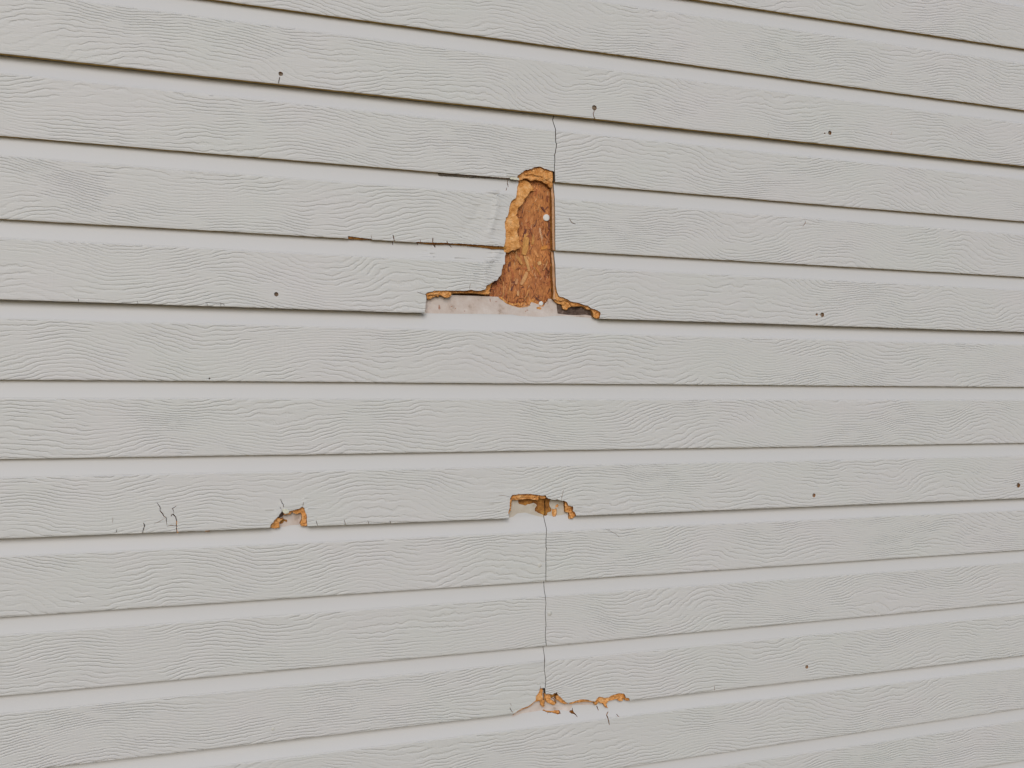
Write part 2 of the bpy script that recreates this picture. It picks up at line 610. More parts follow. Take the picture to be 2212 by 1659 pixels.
def slab(name, parent, poly, y, back, mat, seed=0, amp=0.0008, grid=0.0013, edge=0.0007, side=None, label=None, freq=160, k=None):
    """a broken layer: an outline with its own thickness and a lumpy face"""
    q = np.array(poly)
    x0, z0, x1, z1 = q[:, 0].min(), q[:, 1].min(), q[:, 0].max(), q[:, 1].max()
    r = random.Random(seed)
    pts = []
    x = x0
    while x < x1:
        z = z0
        while z < z1:
            pts.append((x + r.uniform(-.3, .3) * grid, z + r.uniform(-.3, .3) * grid))
            z += grid
        x += grid
    if pts:
        pa = np.array(pts)
        pa = pa[inside(pa, poly)]
        pts = [tuple(p) for p in pa]
    P, F, C = cdt(poly, [], [], [], pts)
    bd = boundary(F)
    onb = {a for e in bd for a in e}
    from mathutils import noise as mn
    verts = []
    for i, p in enumerate(P):
        d = mn.noise(Vector((p[0] * freq, p[1] * freq, seed * 3.7))) + 0.6 * mn.noise(Vector((p[0] * freq * 1.6, p[1] * freq * 4.2, seed * 1.3))) + 0.4 * abs(mn.noise(Vector((p[0] * freq * 4, p[1] * freq * 8, seed * 2.3))))
        yy = y + d * amp + (edge if i in onb else 0)
        if k is not None:
            a_, b_ = lap_z(k, p[0]), lap_z(k + 1, p[0])
            yy += profile(min(1.0, (p[1] - b_) / (a_ - b_)), STEP_IN)
        verts.append((p[0], yy, p[1]))
    faces = [tuple(int(a) for a in f) for f in F]
    mi = [0] * len(faces)
    base = len(verts)
    for a, c in bd:
        va, vc = verts[a], verts[c]
        verts += [va, vc, (vc[0], max(back, vc[1] + 0.0005), vc[2]), (va[0], max(back, va[1] + 0.0005), va[2])]
        faces.append((base + 1, base, base + 3, base + 2))
        mi.append(1)
        base += 4
    o = link_mesh(name, verts, faces, [mat, side or mat], mi, parent, None, [False] * len(faces))
    if label:
        o['label'] = label
    return o


def nail(parent, c, r, y, mat, dome=0.0006, label=None):
    verts, faces = [], []
    n = 20
    rings = [(0.0, -dome), (0.55, -dome * 0.8), (0.88, -dome * 0.3), (1.0, 0.0), (1.0, 0.0012)]
    verts.append((c[0], y - dome, c[1]))
    for rr, dy in rings[1:]:
        for i in range(n):
            a = 2 * math.pi * i / n
            verts.append((c[0] + r * rr * math.cos(a), y + dy, c[1] + r * rr * math.sin(a)))
    for i in range(n):
        faces.append((0, 1 + i, 1 + (i + 1) % n))
    for k in range(len(rings) - 2):
        for i in range(n):
            a, b2 = 1 + k * n + i, 1 + k * n + (i + 1) % n
            faces.append((a, a + n, b2 + n, b2))
    o = link_mesh('nail_head', verts, faces, [mat], [0] * len(faces), parent, None, [True] * len(faces))
    if label:
        o['label'] = label
    return o


# ---- outlines of the damage -------------------------------------------------
J1 = T('J', [(300, 10), (268, 70), (270, 120), (290, 280), (288, 420), (290, 600), (308, 650), (295, 740), (280, 830), (265, 880), (265, 1020), (255, 1150), (258, 1250)], 0.002) + \
    T('B1', [(1335, 500), (1335, 800), (1340, 1200), (1335, 1659)], 0.002) + T('B2', [(1340, 350), (1345, 700), (1350, 1000), (1350, 1300)], 0.002) + T('C2', [(1140, 400), (1140, 800)], 0.002)
J3 = T('D', [(1160, 350), (1165, 500)]) + T('K', [(248, 30), (245, 270), (245, 500), (243, 700), (260, 760), (242, 800), (240, 1000), (243, 1200), (238, 1440)])
J3b = T('S', [(2175, 2327), (2177, 2360), (2184, 2413), (2181, 2450), (2184, 2500), (2181, 2540), (2181, 2590)])
J3c = T('S', [(2172, 2589), (2178, 2629), (2177, 2680), (2183, 2718), (2180, 2756), (2180, 2850)])


def shift(j, dx, seed=0, amp=0.0):
    r = random.Random(seed)
    return [(x + dx + r.uniform(-amp, amp), z) for x, z in j]


H_LEFT = T('B1', [(1345, 240), (1290, 228), (1240, 215), (1190, 195), (1130, 180), (1090, 155), (1060, 143), (1010, 138), (950, 148), (900, 155), (870, 180),
                  (800, 198), (740, 205), (705, 225), (680, 250), (640, 270), (600, 310), (572, 330), (565, 372), (600, 432), (590, 470), (580, 520), (565, 570), (560, 640),
                  (550, 700), (548, 750), (530, 790), (500, 815), (465, 830), (440, 870), (415, 920), (405, 980), (390, 1060), (380, 1130), (355, 1190), (330, 1190),
                  (328, 1230), (305, 1290), (305, 1350), (315, 1420), (325, 1500), (320, 1600)]) + \
    T('B2', [(320, 5), (325, 100), (315, 180), (300, 250), (285, 300), (325, 350), (330, 400), (325, 440), (308, 500), (305, 560), (312, 630), (300, 660), (268, 670),
             (262, 720), (245, 760), (240, 820), (225, 880), (200, 910), (165, 950), (150, 990), (90, 1000), (50, 1025), (20, 1040)]) + \
    T('C1', [(1740, 50), (1720, 90), (1660, 100), (1635, 120), (1625, 150), (1615, 200), (1590, 215), (1500, 235), (1400, 240), (1350, 225), (1290, 215), (1200, 235),
             (1100, 235), (950, 235), (850, 240), (780, 235), (700, 235), (600, 235), (490, 235), (450, 250), (380, 262), (330, 275), (300, 290), (288, 320),
             (300, 350), (305, 390), (300, 440), (290, 500), (285, 580), (280, 650), (262, 675), (238, 735), (232, 850)]) + T('C2', [(1400, 1000), (1400, -200)]) + T('B1', [(1400, 240)])
H_RIGHT = T('B1', [(1345, 470), (1338, 520), (1335, 620), (1345, 720), (1350, 800), (1340, 860), (1348, 960), (1340, 1060), (1345, 1200), (1340, 1340), (1342, 1500), (1338, 1640)], 0.0012) + \
    T('B2', [(1345, 60), (1338, 160), (1350, 250), (1335, 380), (1332, 480), (1342, 600), (1350, 700), (1348, 820), (1360, 950), (1360, 1100), (1372, 1180)], 0.0012) + \
    T('C2', [(1152, 120), (1165, 230), (1195, 310), (1220, 345), (1290, 352), (1330, 375), (1390, 400), (1440, 440), (1500, 452), (1600, 470), (1670, 490), (1720, 515),
             (1800, 530), (1840, 560), (1880, 590), (1950, 605), (2000, 630), (2050, 660), (2060, 690), (2050, 730), (2035, 790), (2030, 900), (1000, 900), (1000, 0)], 0.0012) + T('B1', [(1200, 470)], 0.0012)
H_D = T('D', [(330, 900), (320, 780), (325, 740), (300, 720), (300, 650), (310, 600), (325, 560), (330, 480), (335, 400), (345, 330), (350, 290), (375, 250), (400, 220),
              (470, 225), (530, 205), (620, 210), (730, 200), (800, 205), (880, 208), (960, 225), (1000, 230), (1100, 245), (1180, 240), (1190, 280), (1215, 300),
              (1260, 315), (1300, 330), (1370, 335), (1440, 330), (1520, 355), (1600, 370), (1650, 385), (1680, 420), (1690, 470), (1730, 485), (1790, 485), (1805, 530),
              (1805, 600), (1850, 640), (1870, 680), (1882, 728), (1880, 900)], 0.0012)
H_E = T('E', [(200, 1500), (205, 1345), (215, 1250), (260, 1180), (330, 1130), (390, 1030), (480, 930), (560, 880), (590, 800), (640, 740), (680, 690), (690, 600), (710, 560), (730, 680),
              (800, 745), (870, 760), (970, 720), (990, 670), (1080, 650), (1170, 620), (1300, 590), (1440, 560), (1490, 500), (1570, 480), (1620, 540), (1650, 640),
              (1680, 720), (1720, 800), (1740, 900), (1730, 1000), (1740, 1100), (1740, 1180), (1760, 1290), (1765, 1500)], 0.0012)
H_FL = T('F', [(140, 720), (147, 575), (145, 545), (200, 510), (280, 460), (380, 425), (440, 380), (500, 330), (500, 265), (540, 220), (560, 170),
               (570, 130), (720, 130), (720, 720)], 0.0012)
H_FR = T('F', [(560, 720), (560, 230), (660, 230), (720, 225), (780, 235), (800, 215), (850, 195), (862, 240), (900, 270), (950, 320), (1000, 365), (1040, 380), (1080, 360),
               (1150, 340), (1220, 315), (1280, 310), (1350, 320), (1420, 340), (1470, 350), (1500, 300), (1540, 270), (1620, 285), (1700, 280), (1740, 250), (1800, 230),
               (1870, 210), (1950, 225), (1970, 260), (1975, 290), (2030, 290), (2035, 320), (2042, 340), (2050, 720)], 0.0012)
# lap 2 (bottom edge of the middle course left of the hole) is chewed
N_E1 = T('I', [(130, 250), (131, 138), (200, 150), (300, 162), (430, 176), (430, 250)])
N_E2 = T('I', [(1000, 300), (1000, 212), (1200, 222), (1400, 228), (1600, 238), (1850, 255), (2000, 266), (2150, 275), (2150, 360)])
N_D = T('A', [(340, 300), (345, 212), (450, 216), (600, 226), (760, 236), (960, 250), (1060, 250), (1060, 320)])

crk = {}
def C(k, crop, pts, w=0.0010, taper=True):
    crk.setdefault(k, []).append(slit(T(crop, pts), w, len(crk.get(k, [])) + k * 17, taper))


C(-1, 'S', [(1119, 309), (1116, 318), (1113, 336)], 0.0011, False)
C(-1, 'S', [(2376, 440), (2377, 447), (2373, 452), (2375, 464), (2378, 478)], 0.0013, False)
C(-1, 'S', [(3568, 525), (3562, 541)], 0.0006)
C(-1, 'S', [(3076, 532), (3071, 547)], 0.0006)
C(1, 'I', [(700, 125), (708, 215)], 0.0014)
C(1, 'I', [(1043, 183), (1042, 230)], 0.0010)
C(1, 'I', [(1205, 162), (1190, 240)], 0.0016)
C(1, 'I', [(1380, 203), (1392, 245)], 0.0013)
C(1, 'I', [(425, 130), (435, 190)], 0.0006)
C(2, 'I', [(704, 200), (698, 252)], 0.0012)
C(2, 'I', [(1025, 225), (1008, 256)], 0.0012)
C(2, 'I', [(1210, 235), (1236, 284)], 0.0015)
C(2, 'I', [(1412, 248), (1440, 284)], 0.0014)
C(1, 'A', [(958, 262), (950, 290), (957, 328)], 0.0014)
C(1, 'A', [(942, 335), (937, 360)], 0.0009)
C(1, 'A', [(1500, 605), (1508, 625), (1528, 648), (1553, 655)], 0.0012)
C(1, 'S', [(3222, 886), (3217, 900), (3211, 906)], 0.0010)
C(2, 'C1', [(100, 265), (180, 290), (300, 330)], 0.0008)
C(2, 'C1', [(1284, 80), (1262, 150), (1266, 205)], 0.0007)
C(2, 'H', [(425, 600), (420, 550), (380, 480), (330, 475), (385, 408), (600, 430), (1000, 432), (1200, 462), (1290, 505), (1345, 590)], 0.0007, False)
C(2, 'H', [(1145, 590), (1163, 490)], 0.0009, False)
C(2, 'M', [(496, 308), (496, 326)], 0.0008)
C(2, 'M', [(871, 324), (871, 340)], 0.0008)
C(5, 'G', [(435, 200), (480, 235), (530, 340), (520, 410), (590, 480), (620, 540), (680, 580), (680, 660), (700, 770)], 0.0012)
C(5, 'G', [(945, 275), (850, 345), (872, 430), (880, 488)], 0.0011)
C(5, 'G', [(812, 545), (828, 495), (870, 500), (930, 570), (950, 640), (955, 760), (958, 985)], 0.0015, False)
C(5, 'G', [(705, 805), (800, 790), (938, 790)], 0.0010)
C(5, 'G', [(95, 720), (117, 800), (100, 880), (58, 1000)], 0.0013, False)
C(5, 'G', [(360, 750), (500, 690), (600, 620), (660, 602)], 0.0006)
C(5, 'S', [(452, 2068), (450, 2090)], 0.0006)
C(5, 'S', [(468, 2116), (465, 2130)], 0.0009)
C(5, 'D', [(80, 240), (150, 235), (220, 240), (348, 285)], 0.0006)
C(5, 'D', [(1605, 95), (1570, 190), (1535, 345)], 0.0008)
C(5, 'E', [(630, 160), (690, 300), (760, 385), (778, 450), (768, 510)], 0.0009)
C(5, 'E', [(612, 480), (655, 560)], 0.0008)
C(5, 'E', [(1605, 290), (1580, 380), (1565, 470)], 0.0007)
C(5, 'N', [(1994, 98), (2000, 134)], 0.0010)
C(5, 'N', [(2172, 92), (2172, 128)], 0.0010)
C(5, 'L', [(111, 98), (114, 124)], 0.0008)
C(5, 'L', [(250, 98), (251, 122)], 0.0010)
C(8, 'F', [(78, 450), (100, 495), (130, 530)], 0.0010)
C(8, 'F', [(85, 380), (105, 420)], 0.0006)
C(8, 'F', [(860, 225), (925, 206)], 0.0006)
C(8, 'F', [(580, 95), (582, 132)], 0.0009)
C(9, 'F', [(1500, 425), (1515, 460), (1530, 500)], 0.0022)
C(9, 'F', [(1692, 520), (1662, 570), (1690, 640), (1710, 735)], 0.0020)
C(9, 'F', [(1828, 558), (1842, 590), (1866, 598)], 0.0014)
C(9, 'F', [(1100, 500), (1150, 560), (1185, 606)], 0.0018)
C(9, 'F', [(690, 555), (705, 525)], 0.0006)
C(9, 'F', [(905, 528), (915, 560)], 0.0006)
C(8, 'O', [(249, 1142), (250, 1170)], 0.0010)
C(6, 'S', [(2422, 2116), (2440, 2124), (2470, 2140), (2478, 2152)], 0.0005)
C(7, 'S', [(2882, 2281), (2892, 2277)], 0.0012)
NAILS = {-1: [('S', 1123, 295, 9), ('S', 2378, 431, 9.5), ('S', 3320, 531, 7)], 2: [('S', 1105, 1177, 9), ('S', 3289, 1259, 7.5), ('S', 3267, 1258, 4.5)],
         5: [('S', 3255, 1981, 6.5), ('S', 4073, 1941, 7)], 8: [('S', 3228, 2668, 6)]}
DIMPLES = {-1: [('S', 3300, 533, 2.8)], 3: [('S', 838, 1514, 3.5)]}
FLUSH = [(6, 'S', 2159, 2261, 9), (7, 'S', 2200, 2454, 8.5), (8, 'S', 1092, 2917, 8.5), (5, 'S', 2366, 2014, 5)]


def px_r(x, y, r):
    a, b2 = wall(x - r, y), wall(x + r, y)
    return abs(b2[0] - a[0]) / 2


def xs_of(holes, xl, xr):
    """keep the outlines that touch this run of a board"""
    o = []
    for h in holes:
        q = np.array(h)
        if q[:, 0].max() > xl and q[:, 0].min() < xr:
            o.append(h)
    return o


def make_panel(top, xl, xr, label, jl=None, jr=None, holes=None, patches=None, seed=0, labels=None, gap=0.0, bulges=None):
    """a three-lap siding panel: courses top, top+1, top+2"""
    p = bpy.data.objects.new('siding_panel', None)
    scene.collection.objects.link(p)
    p.parent = house
    p.location = (0, 0, 0)
    if label:
        p['label'] = label
    for i in range(3):
        k = top + i
        hs = list((holes or {}).get(k, []))
        hs += [c for c in xs_of(crk.get(k, []), (jl[i][0][0] if jl else xl), (jr[i][0][0] if jr else xr))]
        nl = []
        for (cr, x, y, r) in NAILS.get(k, []):
            c = wall(x, y)
            if (jl[i][0][0] if jl else xl) < c[0] < (jr[i][0][0] if jr else xr):
                rr = px_r(x, y, r)
                hs.append(circle(c, rr, 18, 0.07, x))
                nl.append((c, rr))
        for (cr, x, y, r) in DIMPLES.get(k, []):
            c = wall(x, y)
            if (jl[i][0][0] if jl else xl) < c[0] < (jr[i][0][0] if jr else xr):
                hs.append(circle(c, px_r(x, y, r), 8, 0.2, x))
        top_ext = TONGUE if i == 0 else 0.003
        step = STEP_PANEL if i == 0 else STEP_IN
        b = board(k, p, xl, xr, top_ext, step, hs, (patches or {}).get(k, []), seed * 10 + i, jl[i] if jl else None, jr[i] if jr else None, lift=gap if i == 2 else 0.0, bulges=(bulges or {}).get(k, ()))
        if labels and i in labels:
            b['label'] = labels[i]
        for c, rr in nl:
            nail(p, c, rr * 1.02, 0.0032, NAILR, 0.0005)
    return p


def TC(crop, pts, y=0.0038):
    return T(crop, pts, y)


R_ = lambda poly, s, amp=0.0003: rough(poly, 0.0013, amp, s)
# --- notches torn from the tongue of the panel under the big hole
TG = 0.0108
TONGUE_NOTCH = T('C1', [(1960, 340), (1900, 372), (1990, 400), (2020, 450), (2060, 500)], TG) + T('C2', [(150, 480), (250, 515), (330, 545), (400, 555), (480, 540), (570, 530), (615, 500), (640, 455), (700, 470),
                 (760, 490), (800, 505), (815, 540), (860, 555), (900, 540), (930, 480), (975, 440), (990, 395), (990, 200)], TG) + T('C1', [(1960, 200)], TG)
zt_px = T('C1', [(850, 328), (1400, 352), (1800, 372)], TG)
TONGUE_H = float(np.mean([z - lap_z(3, x) for x, z in zt_px]))
PRIM = T('C1', [(-400, 700), (240, 735), (900, 745), (1500, 750), (2212, 765)], TG) + T('C2', [(400, 740), (830, 760), (1170, 735), (1500, 750), (1900, 780), (2600, 800), (2600, 100)], TG) + T('C1', [(-400, 100)], TG)
MILD = T('C2', [(1165, 300), (1165, 560), (1185, 690), (1250, 700), (1400, 720), (1600, 725), (1750, 715), (1900, 740), (1960, 770), (2300, 780), (2300, 300)], TG)
RUSTS = [T('C1', q, TG) for q in ([(570, 560), (600, 545), (615, 590), (620, 640), (590, 665), (570, 620)], [(845, 580), (880, 575), (890, 600), (860, 605)], [(930, 620), (960, 620), (965, 645), (940, 645)],
         [(1140, 680), (1165, 680), (1160, 700), (1145, 700)], [(1705, 400), (1720, 400), (1735, 480), (1718, 485)], [(1830, 470), (1870, 470), (1865, 492), (1835, 490)])] + \
        [T('C2', q, TG) for q in ([(510, 650), (560, 612), (590, 622), (545, 632), (525, 662)], [(205, 555), (235, 545), (225, 565)])]
# --- chips torn from the tongues behind the middle notch
CH_L = T('D', [(530, 300), (545, 400), (560, 435), (600, 455), (660, 465), (720, 480), (750, 450), (800, 445), (900, 415), (945, 440), (972, 480), (930, 540), (928, 610),
               (1000, 640), (1080, 680), (1140, 700), (1190, 715), (1300, 715), (1300, 250), (530, 250)], TG)
CH_R = T('D', [(1100, 250), (1100, 720), (1190, 715), (1212, 690), (1225, 640), (1300, 625), (1312, 560), (1275, 500), (1262, 420), (1285, 345), (1290, 250)], TG)
CH_R2 = T('D', [(1400, 500), (1420, 465), (1470, 440), (1485, 490), (1450, 520), (1415, 525)], TG)
CH_R3 = T('D', [(1315, 545), (1370, 570), (1430, 540), (1440, 620), (1430, 700), (1400, 738), (1350, 735), (1325, 680), (1322, 600)], TG)
STAIN_E = T('E', [(600, 1180), (650, 1080), (760, 1000), (900, 1020), (930, 1080), (900, 1130), (800, 1080), (720, 1180), (640, 1200)], TG)
PRIM_E = T('E', [(480, 800), (1560, 600), (1560, 1150), (1400, 1230), (1000, 1260), (760, 1330), (560, 1300)], TG)
TAN_DL = T('D', [(320, 250), (1150, 250), (1150, 760), (900, 700), (700, 640), (520, 660), (420, 740), (330, 760)], TG)
TAN_DR = T('D', [(1180, 250), (1680, 330), (1720, 640), (1560, 700), (1300, 720), (1180, 700)], TG)
CHIP_P4A = T('F', [(600, 490), (620, 470), (660, 490), (760, 492), (800, 480), (880, 482), (888, 530), (850, 545), (760, 520), (690, 520)], 0.012)
CHIP_P4B = T('F', [(1032, 505), (1050, 485), (1082, 478), (1092, 440), (1098, 500), (1145, 548), (1100, 535), (1060, 525)], 0.012)

PRIM_F = T('F', [(100, 600), (150, 500), (480, 300), (700, 250), (1040, 360), (1500, 330), (1480, 400), (1098, 410), (1092, 440), (1040, 500), (880, 480), (600, 492), (420, 520), (250, 545), (140, 590)], 0.0108)
W1L = [shift(J1, -0.0005, 1, .00008)] * 3
W1R = [shift(J1, 0.0006, 2, .00008)] * 3
W3L = [shift(J3, -0.00045, 3, .00008), shift(J3b, -0.0004, 4, .00008), shift(J3c, -0.0004, 5, .00008)]
W3R = [shift(J3, 0.00045, 6, .00008), shift(J3b, 0.0004, 7, .00008), shift(J3c, 0.0004, 8, .00008)]

make_panel(-6, XL, XR, None, seed=31)
make_panel(-3, XL, XR, 'unbroken siding panel with three rusty nail holes, above the big hole', seed=3, gap=0.0)
hl = R_(H_LEFT, 11)
hr = R_(H_RIGHT, 12, 0.0002)
p1l = make_panel(0, XL, None or T('S', [(2215, 800)])[0][0], 'siding panel rotted away at its end, left of the tall open joint', jr=W1L,
                 holes={0: [hl, R_(N_D, 21)], 1: [hl, R_(N_E1, 22), R_(N_E2, 23)], 2: [hl]}, seed=4, gap=0.0006, bulges={
                     1: [(T('A', [(858, 395), (845, 560), (800, 720)]), 0.0045, 0.0011), (T('A', [(770, 740), (850, 830)]), 0.005, 0.0009), (T('A', [(700, 500), (640, 640), (560, 700)]), 0.006, -0.0007),
                         (T('A', [(560, 800), (900, 835)]), 0.006, 0.0010)],
                     2: [(T('A', [(870, 900), (760, 1040), (748, 1190)]), 0.0045, 0.0010), (T('A', [(640, 1090), (640, 1150)]), 0.005, 0.0006), (T('A', [(300, 905), (840, 920)]), 0.009, 0.0007)],
                     0: [(T('A', [(1000, 215), (1200, 120), (1340, 130)]), 0.006, 0.0008)]})
p1r = make_panel(0, T('S', [(2216, 800)])[0][0], XR, 'siding panel with a sawn brown edge facing the big hole', jl=W1R, holes={1: [hr], 2: [hr], 0: []}, seed=5, gap=0.0006)
he = R_(H_E, 13)
hd = R_(H_D, 14)
_t = TONGUE
TONGUE = TONGUE_H
p2 = make_panel(3, XL, XR, 'long siding panel with two ragged notches rotted out of its bottom edge',
                holes={3: [R_(TONGUE_NOTCH, 15)], 5: [he, hd]}, bulges={5: [(T('E', [(300, 1050), (700, 500), (1550, 330), (1850, 900)]), 0.005, 0.0007), (T('D', [(250, 500), (330, 180), (1100, 180), (1900, 480)]), 0.006, 0.0006)]}, patches={3: [(PRIM, PRIMER), (MILD, MILDEW)] + [(rough(q, 0.0006, 0.0004, 77), RUST) for q in RUSTS]}, seed=6, gap=0.0012)
TONGUE = 0.040
XJ = T('S', [(2182, 2300)])[0][0]
p3l = make_panel(6, XL, XJ, 'siding panel left of the thin wavy lower joint', jr=W3L,
                 holes={6: [R_(CH_L, 16)], 8: [R_(H_FL, 17)]}, patches={6: [(PRIM_E, PRIMER), (STAIN_E, CHIP), (TAN_DL, TANP)]}, seed=7)
p3r = make_panel(6, XJ, XR, 'siding panel right of the thin wavy lower joint', jl=W3R,
                 holes={6: [R_(CH_R, 18), R_(CH_R2, 19), R_(CH_R3, 20)], 8: [R_(H_FR, 24)]}, patches={6: [(TAN_DR, TANP)]}, seed=8)
TONGUE = _t
p4 = make_panel(9, XL, XR, 'siding panel with paint split by dark cracks under the lowest hole', patches={9: [(PRIM_F, PRIMER)]}, holes={9: [R_(CHIP_P4A, 25), R_(CHIP_P4B, 26)]}, seed=9)
for i in (12, 15):
    make_panel(i, XL, XR, None, seed=20 + i)

# ------------------------------------------------------------------ torn layers
BK = 0.0150
core = lambda parent, pts, seed, y=0.0036, mat=CORE, **kw: slab('torn_core', parent, rough(pts, 0.0011, 0.00025, seed), y, kw.pop('back', BK), mat, seed, side=kw.pop('side', CHIP), **kw)

# cap over the big hole
core(p1l, TC('B1', [(1310, 215), (1240, 195), (1130, 160), (1060, 125), (950, 130), (860, 160), (740, 185), (640, 250), (570, 310), (545, 380), (600, 440), (640, 420), (700, 385), (760, 385), (820, 410),
                   (850, 432), (900, 425), (960, 405), (1020, 425), (1090, 440), (1140, 480), (1200, 500), (1230, 550), (1250, 580), (1280, 575), (1292, 540), (1300, 400)]), 41, 0.0040, amp=0.0016, freq=230)
core(p1l, TC('B1', [(1290, 230), (1300, 420), (1275, 520), (1225, 440), (1130, 400), (1050, 340), (960, 330), (860, 300), (780, 320), (700, 300), (760, 230), (880, 215), (960, 180), (1080, 190), (1180, 220)]), 42, 0.0026, amp=0.0014, freq=260)
# tall smooth patch down its side
core(p1l, TC('B1', [(600, 430), (640, 405), (700, 388), (760, 392), (820, 430), (860, 470), (900, 520), (925, 560), (935, 600), (930, 625), (850, 640), (830, 690), (790, 750), (740, 800),
                   (720, 850), (690, 910), (640, 950), (600, 985), (580, 1040), (570, 1100), (550, 1145), (590, 1200), (608, 1260), (605, 1320), (620, 1370), (600, 1410), (575, 1450),
                   (570, 1510), (590, 1570), (600, 1650)]) +
     TC('B2', [(600, 40), (605, 120), (600, 200), (640, 250), (655, 290), (610, 325), (560, 350), (520, 372), (480, 365), (440, 385), (400, 412), (350, 415), (300, 400), (270, 300), (280, 180), (290, 60)]) +
     TC('B1', [(290, 1600), (280, 1450), (270, 1330), (290, 1230), (330, 1150), (360, 1050), (380, 930), (420, 850), (500, 780), (530, 700), (530, 600), (560, 500)]), 43, 0.0034, k=1, amp=0.0007, freq=60, edge=0.0006)
# chewed edge beside it
core(p1l, TC('C1', [(1605, 180), (1640, 90), (1720, 60), (1800, 10), (1860, -10), (1800, 45), (1765, 90), (1735, 170), (1725, 240), (1728, 290), (1690, 318), (1600, 322), (1450, 300), (1300, 288),
                   (1150, 295), (1000, 288), (850, 296), (820, 260), (830, 222), (1000, 222), (1200, 220), (1300, 205), (1400, 225), (1560, 210)]), 44, 0.0060, amp=0.0014, freq=260, mat=CORE)
core(p1l, TC('C1', [(285, 300), (330, 262), (450, 238), (500, 222), (700, 222), (850, 228), (850, 300), (800, 345), (640, 340), (600, 330), (500, 330), (400, 335), (310, 350)]), 45, 0.0030, amp=0.0012, freq=260)
core(p1l, TC('C1', [(305, 345), (345, 310), (430, 315), (560, 305), (612, 338), (582, 378), (540, 358), (505, 362), (445, 392), (400, 425), (345, 430), (325, 410)]), 46, 0.0050, amp=0.0012, freq=260)
core(p1l, TC('C1', [(640, 348), (700, 300), (760, 268), (830, 275), (855, 310), (845, 350), (800, 392), (735, 397), (690, 375)]), 47, 0.0020, amp=0.0008, freq=160)
# chewed bottom edges of the laps left of the hole
core(p1l, TC('I', [(125, 140), (300, 155), (440, 170), (430, 182), (300, 186), (130, 176)]), 48, 0.0022, back=0.008, mat=CHIP, amp=0.0008)
core(p1l, TC('I', [(1000, 205), (1300, 216), (1600, 228), (1850, 245), (2130, 266), (2135, 305), (1950, 304), (1870, 288), (1600, 258), (1400, 246), (1200, 246), (1100, 236), (1000, 226)]), 49, 0.0030, back=0.008, mat=CHIP, amp=0.0010)
core(p1l, TC('A', [(340, 205), (600, 218), (960, 240), (1050, 243), (1050, 256), (960, 256), (600, 240), (345, 222)]), 50, 0.0034, back=0.008, mat=JOINT, side=JOINT, amp=0.0008)
slab('paint_flake', p1l, TC('A', [(962, 248), (1000, 245), (1045, 254), (1048, 272), (1000, 266), (968, 262)]), -0.0006, 0.001, FLAP, 3, 0.0002, edge=0.0002)

# right panel: ledge under the torn skin
core(p1r, TC('C2', [(1128, 380), (1140, 200), (1165, 220), (1200, 300), (1230, 335), (1300, 342), (1390, 390), (1450, 430), (1600, 458), (1720, 500), (1810, 520), (1890, 580), (2010, 622),
                   (2065, 660), (2062, 720), (2040, 782), (1985, 792), (1920, 762), (1915, 700), (1895, 640), (1870, 612), (1790, 605), (1745, 565), (1690, 535), (1570, 548), (1480, 545),
                   (1440, 480), (1400, 440), (1330, 420), (1270, 440), (1180, 425)]), 51, 0.0034, amp=0.0014, freq=240)
core(p1r, TC('C2', [(1130, 405), (1200, 418), (1290, 432), (1370, 420), (1440, 470), (1478, 545), (1430, 572), (1400, 605), (1365, 622), (1310, 592), (1290, 520), (1270, 498), (1200, 485), (1135, 440)]), 52, 0.0058, amp=0.0014, freq=240)
# the sawn end of that panel, from the lap above down to the ledge, seen past its skin
ee = TC('B1', [(1338, 470), (1342, 1650)]) + TC('B2', [(1348, 300), (1350, 900), (1370, 1250)]) + TC('C2', [(1150, 300), (1142, 400)])
for kk in (1, 2):
    zc = lap_z(2, ee[0][0])
    seg = [p for p in ee if (p[1] > zc) == (kk == 1)]
    xm = lambda z: np.interp(z, [p[1] for p in reversed(ee)], [p[0] for p in reversed(ee)])
    top, bot = (ee[0][1], zc + 0.0003) if kk == 1 else (zc - 0.0003, ee[-1][1])
    zs = np.linspace(top, bot, 14)
    core(p1r, [(xm(z) + 0.0045, z) for z in zs] + [(xm(z) - 0.0036, z) for z in reversed(zs)], 53 + kk * 100, 0.0030, k=kk, mat=CORE_EDGE, side=CHIP, amp=0.0003, grid=0.0016, edge=0.0002, back=0.0150)

# sill of torn fibre left on the tongue below the hole
core(p2, TC('C1', [(1890, 372), (1960, 378), (2000, 398), (2040, 450), (2080, 492), (2150, 505), (2212, 520)], 0.0118) + TC('C2', [(280, 520), (330, 540), (430, 548), (540, 538), (600, 520), (585, 500), (610, 497), (618, 520), (560, 545),
     (460, 562), (390, 568), (330, 550), (240, 528), (150, 498), (95, 462), (60, 425), (0, 395)], 0.0118), 54, TG - 0.0012, amp=0.0004, back=BK)
core(p2, TC('C2', [(275, 510), (300, 465), (420, 470), (540, 455), (600, 480), (622, 495), (570, 525), (470, 540), (380, 540)], 0.0135), 55, 0.0128, amp=0.0008, mat=CORE)
core(p2, TC('C2', [(575, 455), (610, 425), (650, 398), (695, 400), (712, 440), (738, 478), (790, 470), (770, 500), (700, 492), (650, 480), (600, 490)], 0.0125), 56, 0.0118, amp=0.0008)
core(p2, TC('C2', [(745, 572), (780, 545), (840, 545), (860, 600), (840, 615), (780, 605), (745, 605)], TG), 57, TG - 0.0004, amp=0.0004, back=BK)

